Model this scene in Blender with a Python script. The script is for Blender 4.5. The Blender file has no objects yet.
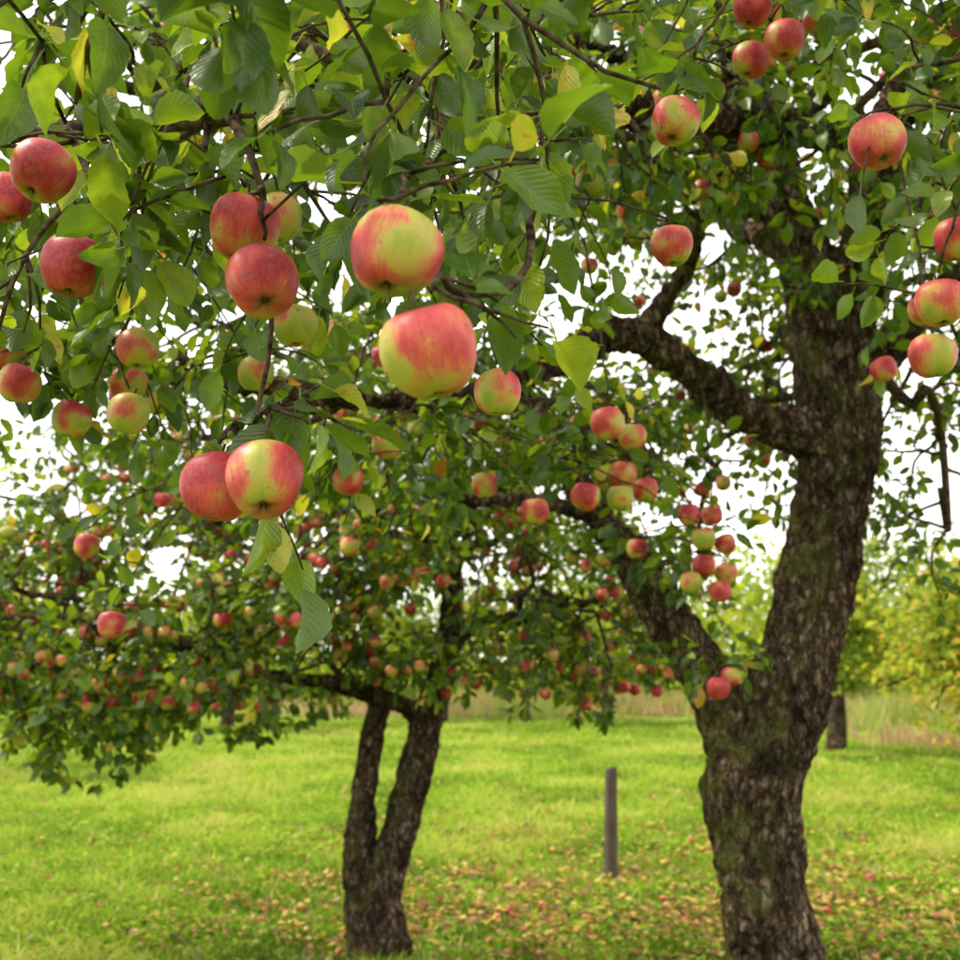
import bpy, math, random
import numpy as np
from mathutils import Vector, noise
rng = np.random.default_rng(11); random.seed(11)
sc = bpy.context.scene
EYE = np.array([0, 0, 1.6])

# ------------------------------------------------------------------ helpers
def nrm(v):
    v = np.asarray(v, float); return v / (np.linalg.norm(v) + 1e-9)

def link(o, parent=None):
    sc.collection.objects.link(o)
    if parent is not None:
        o.parent = parent
        o.location = [-c for c in parent.location]
    return o

def make_mesh(name, V, quads=None, tris=None, smooth=True, mats=(), midx=None):
    me = bpy.data.meshes.new(name)
    V = np.ascontiguousarray(V, dtype=np.float32)
    me.vertices.add(len(V)); me.vertices.foreach_set("co", V.ravel())
    loops = []; starts = []; n = 0
    if quads is not None and len(quads):
        q = np.asarray(quads, np.int32); loops.append(q.ravel())
        starts.append(np.arange(len(q), dtype=np.int32) * 4); n = len(q) * 4
    if tris is not None and len(tris):
        t = np.asarray(tris, np.int32); loops.append(t.ravel())
        starts.append(n + np.arange(len(t), dtype=np.int32) * 3)
    L = np.concatenate(loops); S = np.concatenate(starts)
    me.loops.add(len(L)); me.loops.foreach_set("vertex_index", L)
    me.polygons.add(len(S)); me.polygons.foreach_set("loop_start", S)
    if midx is not None: me.polygons.foreach_set("material_index", np.asarray(midx, np.int32))
    me.update(calc_edges=True)
    me.polygons.foreach_set("use_smooth", np.full(len(S), smooth))
    for m in mats: me.materials.append(m)
    return me, L

def add_attr(me, name, data, kind='FLOAT'):
    a = me.attributes.new(name, kind, 'POINT')
    if kind == 'FLOAT': a.data.foreach_set("value", np.ascontiguousarray(data, np.float32))
    else: a.data.foreach_set("vector", np.ascontiguousarray(data, np.float32).ravel())

def catmull(P, step=0.05):
    P = np.asarray(P, float)
    Q = np.vstack([2 * P[0] - P[1], P, 2 * P[-1] - P[-2]]); out = []
    for i in range(1, len(Q) - 2):
        n = max(2, int(np.linalg.norm(Q[i + 1][:3] - Q[i][:3]) / step))
        t = (np.arange(n) / n)[:, None]
        a, b, c, d = Q[i - 1], Q[i], Q[i + 1], Q[i + 2]
        out.append(.5 * ((2 * b) + (c - a) * t + (2 * a - 5 * b + 4 * c - d) * t**2 + (3 * b - a - 3 * c + d) * t**3))
    out.append(P[-1:]); return np.vstack(out)

class Tubes:
    def __init__(s): s.V = []; s.Q = []; s.T = []; s.n = 0
    def add(s, P, R, sides=6):
        P = np.asarray(P, float); R = np.asarray(R, float); m = len(P)
        if m < 2: return
        T = np.gradient(P, axis=0); T /= (np.linalg.norm(T, axis=1)[:, None] + 1e-9)
        u = np.cross(T[0], [0, 0, 1.0])
        if np.linalg.norm(u) < .1: u = np.cross(T[0], [1.0, 0, 0])
        u = nrm(u); ang = np.arange(sides) * 2 * math.pi / sides
        ca, sa = np.cos(ang)[:, None], np.sin(ang)[:, None]; rings = []
        for i in range(m):
            u = nrm(u - T[i] * np.dot(u, T[i])); w = np.cross(T[i], u)
            rings.append(P[i] + R[i] * (ca * u + sa * w))
        b = s.n; s.V.append(np.vstack(rings + [P[:1], P[-1:]]))
        k = np.arange(sides); k2 = (k + 1) % sides
        for i in range(m - 1):
            o = b + i * sides
            s.Q.append(np.stack([o + k, o + k2, o + sides + k2, o + sides + k], 1))
        c0 = b + m * sides; c1 = c0 + 1; o = b + (m - 1) * sides
        s.T.append(np.stack([b + k2, b + k, np.full(sides, c0)], 1))
        s.T.append(np.stack([o + k, o + k2, np.full(sides, c1)], 1))
        s.n += m * sides + 2
    def mesh(s, name, mats):
        return make_mesh(name, np.vstack(s.V), np.vstack(s.Q), np.vstack(s.T), True, mats)[0]

def gh(x, y):
    return .035 * np.sin(x * .8 + 1.3) * np.sin(y * .55 + .4) + .02 * np.sin(x * 2.1 + y * 1.7)

# ------------------------------------------------------------------ materials
def newmat(name):
    m = bpy.data.materials.new(name); m.use_nodes = True
    nt = m.node_tree; nt.nodes.clear(); return m, nt
def N(nt, t, **kw):
    n = nt.nodes.new(t)
    for k, v in kw.items():
        if k in n.inputs: n.inputs[k].default_value = v
        else: setattr(n, k, v)
    return n
def ramp(nt, src, stops, interp='LINEAR'):
    r = nt.nodes.new('ShaderNodeValToRGB'); e = r.color_ramp.elements
    r.color_ramp.interpolation = interp
    while len(e) < len(stops): e.new(.5)
    for i, (p, c) in enumerate(stops):
        e[i].position = p; e[i].color = (*c, 1) if len(c) == 3 else c
    nt.links.new(src, r.inputs[0]); return r.outputs[0]
def g(v): return (v, v, v)
def mix(nt, f, a, b, mode='MIX'):
    n = nt.nodes.new('ShaderNodeMix'); n.data_type = 'RGBA'; n.blend_type = mode
    for s, v in ((n.inputs[0], f), (n.inputs[6], a), (n.inputs[7], b)):
        if isinstance(v, (int, float)): s.default_value = v
        elif isinstance(v, tuple): s.default_value = (*v, 1)
        else: nt.links.new(v, s)
    return n.outputs[2]
def mth(nt, op, a, b=None, c=None, clamp=False):
    n = nt.nodes.new('ShaderNodeMath'); n.operation = op; n.use_clamp = clamp
    for i, v in enumerate((a, b, c)):
        if v is None: continue
        if isinstance(v, (int, float)): n.inputs[i].default_value = v
        else: nt.links.new(v, n.inputs[i])
    return n.outputs[0]
def attr(nt, name):
    n = nt.nodes.new('ShaderNodeAttribute'); n.attribute_name = name; return n
def noi(nt, vec, scale, detail=4, rough=.55):
    n = N(nt, 'ShaderNodeTexNoise', Scale=scale, Detail=detail, Roughness=rough)
    if vec is not None: nt.links.new(vec, n.inputs['Vector'])
    return n.outputs['Fac']

def leaf_mat(name, stops, tstops=None, tf=.37, veins=True, rough=.36, gloss=.03):
    """thin leaf: diffuse front, translucent glow, a little gloss"""
    m, nt = newmat(name); L = nt.links
    out = N(nt, 'ShaderNodeOutputMaterial')
    t = attr(nt, 'tint').outputs['Fac']
    if veins:
        geo = N(nt, 'ShaderNodeNewGeometry')
        nn = noi(nt, geo.outputs['Position'], 70, 2)
        t = mth(nt, 'ADD', t, mth(nt, 'MULTIPLY', mth(nt, 'SUBTRACT', nn, .5), .34))
    base = ramp(nt, t, stops)
    tcol = ramp(nt, t, tstops if tstops else [(p, (min(.8, c[0] * 2.6 + .06), min(.8, c[1] * 2.2 + .08), c[2] * 1.1)) for p, c in stops])
    di = N(nt, 'ShaderNodeBsdfDiffuse'); tr = N(nt, 'ShaderNodeBsdfTranslucent'); L.new(tcol, tr.inputs[0])
    nrmout = None
    if veins:
        uv = N(nt, 'ShaderNodeUVMap'); sx = N(nt, 'ShaderNodeSeparateXYZ'); L.new(uv.outputs[0], sx.inputs[0])
        au = mth(nt, 'ABSOLUTE', mth(nt, 'SUBTRACT', sx.outputs[0], .5))
        rib = mth(nt, 'LESS_THAN', au, .022)
        w = mth(nt, 'SUBTRACT', mth(nt, 'MULTIPLY', sx.outputs[1], 9.0), mth(nt, 'MULTIPLY', au, 7.0))
        fr = mth(nt, 'FRACT', w)
        tri = mth(nt, 'ABSOLUTE', mth(nt, 'SUBTRACT', fr, .5))
        v = mth(nt, 'MAXIMUM', rib, mth(nt, 'MULTIPLY', mth(nt, 'LESS_THAN', tri, .07), .6))
        sp = ramp(nt, nn, [(.66, g(0)), (.72, g(1))])
        base = mix(nt, mth(nt, 'MULTIPLY', sp, .7), base, (.13, .065, .02))
        base = mix(nt, mth(nt, 'MULTIPLY', v, .40), base, (.22, .27, .07))
        bp = N(nt, 'ShaderNodeBump', Strength=.5, Distance=.0016); L.new(mth(nt, 'MULTIPLY_ADD', tri, -1.0, mth(nt, 'MULTIPLY', v, -1.0)), bp.inputs['Height'])
        nrmout = bp.outputs[0]; L.new(nrmout, di.inputs['Normal'])
        base = mix(nt, mth(nt, 'MULTIPLY', geo.outputs['Backfacing'], .35), base, (.16, .20, .08))
    L.new(base, di.inputs[0])
    ms = N(nt, 'ShaderNodeMixShader'); ms.inputs[0].default_value = tf
    L.new(di.outputs[0], ms.inputs[1]); L.new(tr.outputs[0], ms.inputs[2]); res = ms.outputs[0]
    if gloss:
        gl = N(nt, 'ShaderNodeBsdfGlossy', Roughness=rough); gl.inputs[0].default_value = (1, 1, 1, 1)
        if nrmout: L.new(nrmout, gl.inputs['Normal'])
        m2 = N(nt, 'ShaderNodeMixShader'); m2.inputs[0].default_value = gloss
        L.new(res, m2.inputs[1]); L.new(gl.outputs[0], m2.inputs[2]); res = m2.outputs[0]
    L.new(res, out.inputs[0]); return m
GREEN = [(0, (.013, .036, .005)), (.30, (.036, .085, .007)), (.60, (.09, .16, .012)), (.84, (.23, .29, .024)), (.94, (.44, .30, .03)), (1, (.24, .085, .025))]
M_leaf = leaf_mat('apple_leaf', GREEN)
M_leaf_mid = leaf_mat('apple_leaf_plain', GREEN, veins=False)
M_leaf_far = leaf_mat('apple_leaf_distant', [(0, (.06, .105, .018)), (.5, (.16, .23, .035)), (.85, (.34, .34, .06)), (1, (.50, .27, .06))], veins=False, gloss=0)  # yellow-green leaves, colours lightened to stand in for distance haze
M_grass = leaf_mat('grass_blade', [(0, (.032, .085, .008)), (.42, (.14, .265, .018)), (.8, (.37, .46, .05)), (1, (.50, .40, .15))],
                   tstops=[(0, (.11, .24, .02)), (.5, (.41, .58, .05)), (1, (.64, .64, .15))], tf=.33, veins=False, gloss=0)
M_fallen = leaf_mat('fallen_leaf', [(0, (.08, .04, .02)), (.4, (.24, .11, .04)), (.75, (.48, .31, .06)), (1, (.38, .36, .07))], tf=.15, veins=False, gloss=.02)
M_dry = leaf_mat('dry_stalk', [(0, (.30, .19, .13)), (.5, (.44, .29, .20)), (1, (.22, .30, .07))], tf=.2, veins=False, gloss=0)

def bark_mat():
    m, nt = newmat('apple_bark'); L = nt.links
    out = N(nt, 'ShaderNodeOutputMaterial'); p = N(nt, 'ShaderNodeBsdfDiffuse')
    geo = N(nt, 'ShaderNodeNewGeometry'); pos = geo.outputs['Position']
    mp = N(nt, 'ShaderNodeMapping'); mp.inputs['Scale'].default_value = (1, 1, .45); L.new(pos, mp.inputs[0])
    wn = N(nt, 'ShaderNodeTexNoise', Scale=17.0, Detail=4.0, Roughness=.7); L.new(mp.outputs[0], wn.inputs[0])
    wv = N(nt, 'ShaderNodeVectorMath'); wv.operation = 'MULTIPLY_ADD'; wv.inputs[1].default_value = (.085, .085, .085)
    L.new(wn.outputs['Color'], wv.inputs[0]); L.new(mp.outputs[0], wv.inputs[2])
    vo = N(nt, 'ShaderNodeTexVoronoi', Scale=27.0); vo.feature = 'DISTANCE_TO_EDGE'; L.new(wv.outputs[0], vo.inputs['Vector'])
    crack = ramp(nt, vo.outputs['Distance'], [(0, g(0)), (.20, g(1))])
    fib = noi(nt, mp.outputs[0], 36, 7, .78)
    rid = ramp(nt, mth(nt, 'ABSOLUTE', mth(nt, 'SUBTRACT', wn.outputs['Fac'], .5)), [(0, g(0)), (.07, g(1))])
    plate = ramp(nt, fib, [(.31, (.05, .027, .020)), (.42, (.14, .080, .058)), (.52, (.28, .185, .135)), (.64, (.50, .40, .32))])
    col = mix(nt, mth(nt, 'MULTIPLY_ADD', mth(nt, 'MULTIPLY', crack, rid), .88, .12), (.018, .010, .008), plate)
    big = ramp(nt, noi(nt, pos, 4.5, 5, .6), [(.36, g(.5)), (.62, g(1.3))])
    col = mix(nt, 1.0, col, big, 'MULTIPLY')
    moss = ramp(nt, noi(nt, pos, 6, 7, .7), [(.46, g(0)), (.60, g(1))])
    sx = N(nt, 'ShaderNodeSeparateXYZ'); L.new(geo.outputs['Normal'], sx.inputs[0])
    side = mth(nt, 'MULTIPLY_ADD', sx.outputs[0], -.5, mth(nt, 'MULTIPLY_ADD', sx.outputs[2], .45, .30), clamp=True)
    col = mix(nt, mth(nt, 'MULTIPLY', moss, side), col, mix(nt, fib, (.03, .045, .006), (.27, .29, .06)))
    L.new(col, p.inputs[0])
    h = mth(nt, 'ADD', mth(nt, 'MULTIPLY', crack, .6), mth(nt, 'MULTIPLY', fib, 1.3))
    h = mth(nt, 'ADD', h, mth(nt, 'MULTIPLY', rid, .7))
    bp = N(nt, 'ShaderNodeBump', Strength=1.0, Distance=.028); L.new(h, bp.inputs['Height']); L.new(bp.outputs[0], p.inputs['Normal'])
    L.new(p.outputs[0], out.inputs[0]); return m
M_bark = bark_mat()

def twig_mat():
    m, nt = newmat('twig_bark'); L = nt.links
    out = N(nt, 'ShaderNodeOutputMaterial'); p = N(nt, 'ShaderNodeBsdfDiffuse')
    geo = N(nt, 'ShaderNodeNewGeometry')
    nn = noi(nt, geo.outputs['Position'], 60, 3)
    L.new(ramp(nt, nn, [(.35, (.025, .016, .011)), (.65, (.12, .085, .058))]), p.inputs[0])
    L.new(p.outputs[0], out.inputs[0]); return m
M_twig = twig_mat()

def apple_mat():
    m, nt = newmat('apple_skin'); L = nt.links
    out = N(nt, 'ShaderNodeOutputMaterial'); p = N(nt, 'ShaderNodeBsdfPrincipled', Roughness=.4)
    p.inputs['Specular IOR Level'].default_value = .32
    lo = attr(nt, 'local').outputs['Vector']; red = attr(nt, 'redness').outputs['Fac']; sd = attr(nt, 'seed').outputs['Vector']
    ad = N(nt, 'ShaderNodeVectorMath'); ad.operation = 'ADD'; L.new(lo, ad.inputs[0]); L.new(sd, ad.inputs[1])
    nz = N(nt, 'ShaderNodeVectorMath'); nz.operation = 'MULTIPLY'; nz.inputs[1].default_value = (1, 1, 0); L.new(lo, nz.inputs[0])
    nn = N(nt, 'ShaderNodeVectorMath'); nn.operation = 'NORMALIZE'; L.new(nz.outputs[0], nn.inputs[0])
    zz = N(nt, 'ShaderNodeVectorMath'); zz.operation = 'MULTIPLY'; zz.inputs[1].default_value = (0, 0, .3); L.new(lo, zz.inputs[0])
    st = N(nt, 'ShaderNodeVectorMath'); st.operation = 'ADD'; L.new(nn.outputs[0], st.inputs[0]); L.new(zz.outputs[0], st.inputs[1])
    st2 = N(nt, 'ShaderNodeVectorMath'); st2.operation = 'ADD'; L.new(st.outputs[0], st2.inputs[0]); L.new(sd, st2.inputs[1])
    streak = noi(nt, st2.outputs[0], 8, 6, .75)
    patch = noi(nt, ad.outputs[0], .8, 1, .4)
    mott = noi(nt, ad.outputs[0], 6, 5, .65)
    s = N(nt, 'ShaderNodeSeparateXYZ'); L.new(lo, s.inputs[0])
    f = mth(nt, 'ADD', mth(nt, 'MULTIPLY', mth(nt, 'SUBTRACT', patch, .5), 2.3), mth(nt, 'MULTIPLY', mth(nt, 'SUBTRACT', streak, .5), .8))
    f = mth(nt, 'ADD', f, mth(nt, 'MULTIPLY', mth(nt, 'SUBTRACT', mott, .5), .45))
    f = mth(nt, 'ADD', f, mth(nt, 'ADD', red, mth(nt, 'MULTIPLY', s.outputs[2], .12)))
    col = ramp(nt, f, [(0, (.27, .32, .035)), (.26, (.40, .36, .055)), (.44, (.50, .25, .065)), (.60, (.54, .10, .06)), (.76, (.50, .045, .05)), (1, (.34, .014, .028))])
    col = mix(nt, mth(nt, 'MULTIPLY', ramp(nt, mott, [(.45, g(0)), (.75, g(1))]), .35), col, (.62, .22, .16))
    vo = N(nt, 'ShaderNodeTexVoronoi', Scale=11.0); L.new(ad.outputs[0], vo.inputs['Vector'])
    spk = mth(nt, 'LESS_THAN', vo.outputs['Distance'], .10)
    col = mix(nt, mth(nt, 'MULTIPLY', spk, .5), col, (.68, .46, .26))
    scab = ramp(nt, noi(nt, ad.outputs[0], 3.0, 5, .7), [(.63, g(0)), (.665, g(1))])
    col = mix(nt, mth(nt, 'MULTIPLY', scab, .78), col, (.12, .07, .03))
    rr = N(nt, 'ShaderNodeVectorMath'); rr.operation = 'LENGTH'; L.new(nz.outputs[0], rr.inputs[0])
    rad = mth(nt, 'ADD', rr.outputs['Value'], mth(nt, 'MULTIPLY', mth(nt, 'SUBTRACT', streak, .5), .6))
    cav = ramp(nt, rad, [(.12, g(1)), (.42, g(0))])
    top = mth(nt, 'GREATER_THAN', s.outputs[2], 0.0)
    col = mix(nt, mth(nt, 'MULTIPLY', cav, .85), col, mix(nt, top, (.16, .10, .03), (.30, .26, .07)))
    L.new(col, p.inputs['Base Color'])
    L.new(mth(nt, 'MULTIPLY_ADD', mott, .3, .30), p.inputs['Roughness'])
    bp = N(nt, 'ShaderNodeBump', Strength=.35, Distance=.001); L.new(mth(nt, 'ADD', mott, scab), bp.inputs['Height']); L.new(bp.outputs[0], p.inputs['Normal'])
    L.new(p.outputs[0], out.inputs[0]); return m
M_apple = apple_mat()

# ------------------------------------------------------------------ leaf templates
def leaf_template(nl, nu, bend, fold, wave, serr, petiole=True):
    V = []; UV = []
    for i in range(nl + 1):
        t = i / nl
        w = .285 * (math.sin(math.pi * min(1, t)**.85)**.75 if 0 < t < 1 else 0)
        if serr and 0 < i < nl: w *= 1 + serr * (1 if i % 2 else -1)
        for j in range(nu + 1):
            u = j / nu * 2 - 1
            x = t - .12 * bend * t * t; y = u * w
            z = fold * abs(y) * .8 - bend * .38 * t * t + wave * math.sin(t * 9 + u * 1.5) * abs(u) * .04 * math.sin(math.pi * t) + wave * u * t * (1 - t) * .2
            V.append((x, y, z)); UV.append((u * .5 + .5, t))
    Q = [(i * (nu + 1) + j, (i + 1) * (nu + 1) + j, (i + 1) * (nu + 1) + j + 1, i * (nu + 1) + j + 1) for i in range(nl) for j in range(nu)]
    if petiole:
        b = len(V)
        V += [(-.32, -.012, .09), (-.32, .012, .09), (.02, .016, -.002), (.02, -.016, -.002)]
        UV += [(.5, 0)] * 4; Q.append((b, b + 3, b + 2, b + 1))
    return np.array(V), np.array(UV), np.array(Q)
T_hi = [leaf_template(12, 4, b, f, w, .035) for b, f, w in ((.5, .5, 1), (1.0, .3, -1.2), (.1, .7, 1.5), (.8, .9, .6), (-.3, .4, -1), (1.3, .8, 1.3), (.3, 1.2, -1.4))]
T_mid = [leaf_template(4, 2, b, f, w, 0) for b, f, w in ((.5, .5, 1), (1.0, .3, -1.2), (.1, .7, 1.5), (-.3, .4, -1))]
T_low = [leaf_template(3, 2, b, f, 0, 0, False) for b, f in ((.5, .5), (1.0, .2), (-.2, .6))]
T_far = [leaf_template(2, 2, b, f, 0, 0, False) for b, f in ((.5, .5), (1.0, .2))]
T_flat = [leaf_template(4, 2, b, f, w, 0, False) for b, f, w in ((.2, .2, 1), (-.3, .5, 1.3), (.1, -.3, -1))]

def leaves_mesh(name, pos, ax, nr, size, tint, templates, mat):
    pos = np.asarray(pos, float); ax = np.asarray(ax, float); nr = np.asarray(nr, float)
    size = np.asarray(size, float); tint = np.asarray(tint, float)
    ax /= np.linalg.norm(ax, axis=1)[:, None] + 1e-9
    nr = nr - ax * np.sum(nr * ax, 1)[:, None]; nr /= np.linalg.norm(nr, axis=1)[:, None] + 1e-9
    sd = np.cross(nr, ax)
    which = rng.integers(0, len(templates), len(pos))
    Vs, Qs, UVs, Ts = [], [], [], []; base = 0
    for k, (TV, TU, TQ) in enumerate(templates):
        idx = np.where(which == k)[0]
        if not len(idx): continue
        R = np.stack([ax[idx], sd[idx], nr[idx]], 2)
        W = np.einsum('nij,kj->nki', R, TV) * size[idx][:, None, None] + pos[idx][:, None, :]
        Vs.append(W.reshape(-1, 3)); n = len(idx); K = len(TV)
        Qs.append((TQ[None] + (base + np.arange(n) * K)[:, None, None]).reshape(-1, 4)); base += n * K
        UVs.append(np.tile(TU, (n, 1))); Ts.append(np.repeat(tint[idx], K))
    me, L = make_mesh(name, np.vstack(Vs), np.vstack(Qs), None, True, [mat])
    uv = me.uv_layers.new(name='UVMap'); U = np.vstack(UVs)[L]
    uv.data.foreach_set('uv', np.ascontiguousarray(U, np.float32).ravel())
    add_attr(me, 'tint', np.concatenate(Ts)); return me

# ------------------------------------------------------------------ apple geometry
PROF = np.array([(0, -.66), (.07, -.68), (.15, -.78), (.26, -.85), (.40, -.855), (.57, -.78), (.75, -.62), (.89, -.38), (.975, -.1), (1, .15), (.965, .40),
                 (.87, .62), (.72, .78), (.54, .87), (.38, .875), (.24, .80), (.13, .67), (.05, .54), (0, .50)])
def apple_geo(seg, prof=PROF, stem=True, fine=True):
    ang = np.arange(seg) * 2 * math.pi / seg; V = []; m = len(prof) - 2
    V.append((0, 0, prof[0][1]))
    for r, z in prof[1:-1]:
        for a in ang:
            lump = 1 + .02 * math.cos(5 * a) * (1 if z < 0 else .4) + .025 * math.cos(a * 2 + 1) + .02 * math.cos(a * 3 + 2.2)
            V.append((r * math.cos(a) * lump, r * math.sin(a) * lump, z * (1 + .05 * math.cos(a + .6)) + (.02 * math.cos(5 * a) if z < -.6 and r > .1 else 0)))
    V.append((0, 0, prof[-1][1])); Q = []; T = []; top = len(V) - 1
    for i in range(m - 1):
        for j in range(seg):
            a = 1 + i * seg + j; b = 1 + i * seg + (j + 1) % seg; Q.append((a, b, b + seg, a + seg))
    for j in range(seg):
        T.append((0, 1 + (j + 1) % seg, 1 + j)); o = 1 + (m - 1) * seg
        T.append((top, o + j, o + (j + 1) % seg))
    nb = len(V); nq = len(Q); nt_ = len(T)
    if fine:
        for k in range(5):
            a = k * 2 * math.pi / 5 + .3; c, s_ = math.cos(a), math.sin(a); b = len(V)
            V += [(c * .05 - s_ * .04, s_ * .05 + c * .04, -.72), (c * .05 + s_ * .04, s_ * .05 - c * .04, -.72), (c * .17, s_ * .17, -.86)]
            T.append((b, b + 1, b + 2))
    if stem:
        b = len(V); ss = 5; path = [(0, 0, .5, .05), (.02, 0, .75, .036), (.06, .02, 1.0, .034), (.10, .05, 1.28, .05)]
        for x, y, z, r in path:
            for k in range(ss):
                a = k * 2 * math.pi / ss; V.append((x + r * math.cos(a), y + r * math.sin(a), z))
        for i in range(3):
            for k in range(ss):
                a = b + i * ss + k; c = b + i * ss + (k + 1) % ss; Q.append((a, c, c + ss, a + ss))
    V = np.array(V); Q = np.array(Q); T = np.array(T)
    mi = np.concatenate([np.where(np.arange(len(Q)) >= nq, 1, 0), np.where(np.arange(len(T)) >= nt_, 1, 0)])
    return V, Q, T, mi
A_hi = apple_geo(32); A_mid = apple_geo(16, PROF[[0, 2, 4, 6, 7, 9, 11, 12, 14, 16, 18]], True, False)
A_low = apple_geo(9, PROF[[0, 4, 7, 9, 12, 14, 18]], True, False)
def rotm(tiltx, tilty, spin):
    cx, sx, cy, sy, cz, sz = math.cos(tiltx), math.sin(tiltx), math.cos(tilty), math.sin(tilty), math.cos(spin), math.sin(spin)
    return np.array([[1, 0, 0], [0, cx, -sx], [0, sx, cx]]) @ np.array([[cy, 0, sy], [0, 1, 0], [-sy, 0, cy]]) @ np.array([[cz, -sz, 0], [sz, cz, 0], [0, 0, 1]])
def apples_mesh(name, items, geo):
    V, Q, T, mi = geo; Vs, Qs, Ts, Lo, Re, Se = [], [], [], [], [], []; k = len(V)
    for n, (c, R, rot, red, seed) in enumerate(items):
        Vs.append((V * R) @ rot.T + c); Qs.append(Q + n * k); Ts.append(T + n * k)
        Lo.append(V); Re.append(np.full(k, red)); Se.append(np.tile(seed, (k, 1)))
    mq = np.tile(mi[:len(Q)], len(items)); mt = np.tile(mi[len(Q):], len(items))
    me, _ = make_mesh(name, np.vstack(Vs), np.vstack(Qs), np.vstack(Ts), True, [M_apple, M_twig], np.concatenate([mq, mt]))
    add_attr(me, 'local', np.vstack(Lo), 'FLOAT_VECTOR'); add_attr(me, 'redness', np.concatenate(Re)); add_attr(me, 'seed', np.vstack(Se), 'FLOAT_VECTOR')
    return me
def rapple(c, R, red=None, tilt=.45):
    if red is None: red = rng.uniform(.15, 1.0)
    return (np.asarray(c, float), R, rotm(rng.uniform(-tilt, tilt), rng.uniform(-tilt, tilt), rng.uniform(0, 6.28)), red, rng.uniform(0, 40, 3))

# ------------------------------------------------------------------ wood
def grow(p, d, L, droop, wander, seg):
    p = np.array(p, float); d = nrm(d); P = [p.copy()]; n = max(2, int(L / seg))
    for i in range(n):
        d = nrm(d + rng.normal(0, wander, 3) + np.array([0, 0, -droop]))
        p = p + d * seg; P.append(p.copy())
    return np.array(P)

def limb_to(a, b, r0, r1, bow=.25, wig=.08):
    a = np.array(a, float); b = np.array(b, float); n = 7; out = []
    for i in range(n + 1):
        t = i / n; q = a * (1 - t) + b * t; q[2] += bow * math.sin(math.pi * t) * .6
        if 0 < i: q = q + rng.normal(0, wig, 3) * min(1, t * 2)
        out.append((*q, r0 * (1 - t) + r1 * t))
    return out

def thick_wood(name, limbs, voxel, amp):
    tb = Tubes()
    for P in limbs:
        C = catmull(P, .04); tb.add(C[:, :3], np.maximum(C[:, 3], voxel * 1.2), 14)
    me = tb.mesh(name, [M_bark]); ob = bpy.data.objects.new(name, me); sc.collection.objects.link(ob)
    md = ob.modifiers.new('r', 'REMESH'); md.mode = 'VOXEL'; md.voxel_size = voxel; md.use_smooth_shade = True
    s = ob.modifiers.new('s', 'SMOOTH'); s.iterations = 4; s.factor = .5
    dg = bpy.context.evaluated_depsgraph_get(); me2 = bpy.data.meshes.new_from_object(ob.evaluated_get(dg))
    bpy.data.objects.remove(ob); n = len(me2.vertices)
    co = np.empty(n * 3, np.float32); me2.vertices.foreach_get('co', co); co = co.reshape(-1, 3)
    no = np.empty(n * 3, np.float32); me2.vertices.foreach_get('normal', no); no = no.reshape(-1, 3)
    d = np.empty(n)
    for i in range(n):
        x, y, z = co[i]
        a = noise.noise(Vector((x * 5, y * 5, z * 3))); b = noise.noise(Vector((x * 17, y * 17, z * 8)))
        c = noise.noise(Vector((x * 34, y * 34, z * 15 + 7)))
        d[i] = a * 1.9 + b * 1.5 + (abs(c) - .25) * 2.2
    co += no * (d * amp)[:, None]; me2.vertices.foreach_set('co', co.ravel()); me2.update()
    me2.materials.clear(); me2.materials.append(M_bark); me2.polygons.foreach_set('use_smooth', np.full(len(me2.polygons), True))
    me2.name = name; return me2

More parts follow.
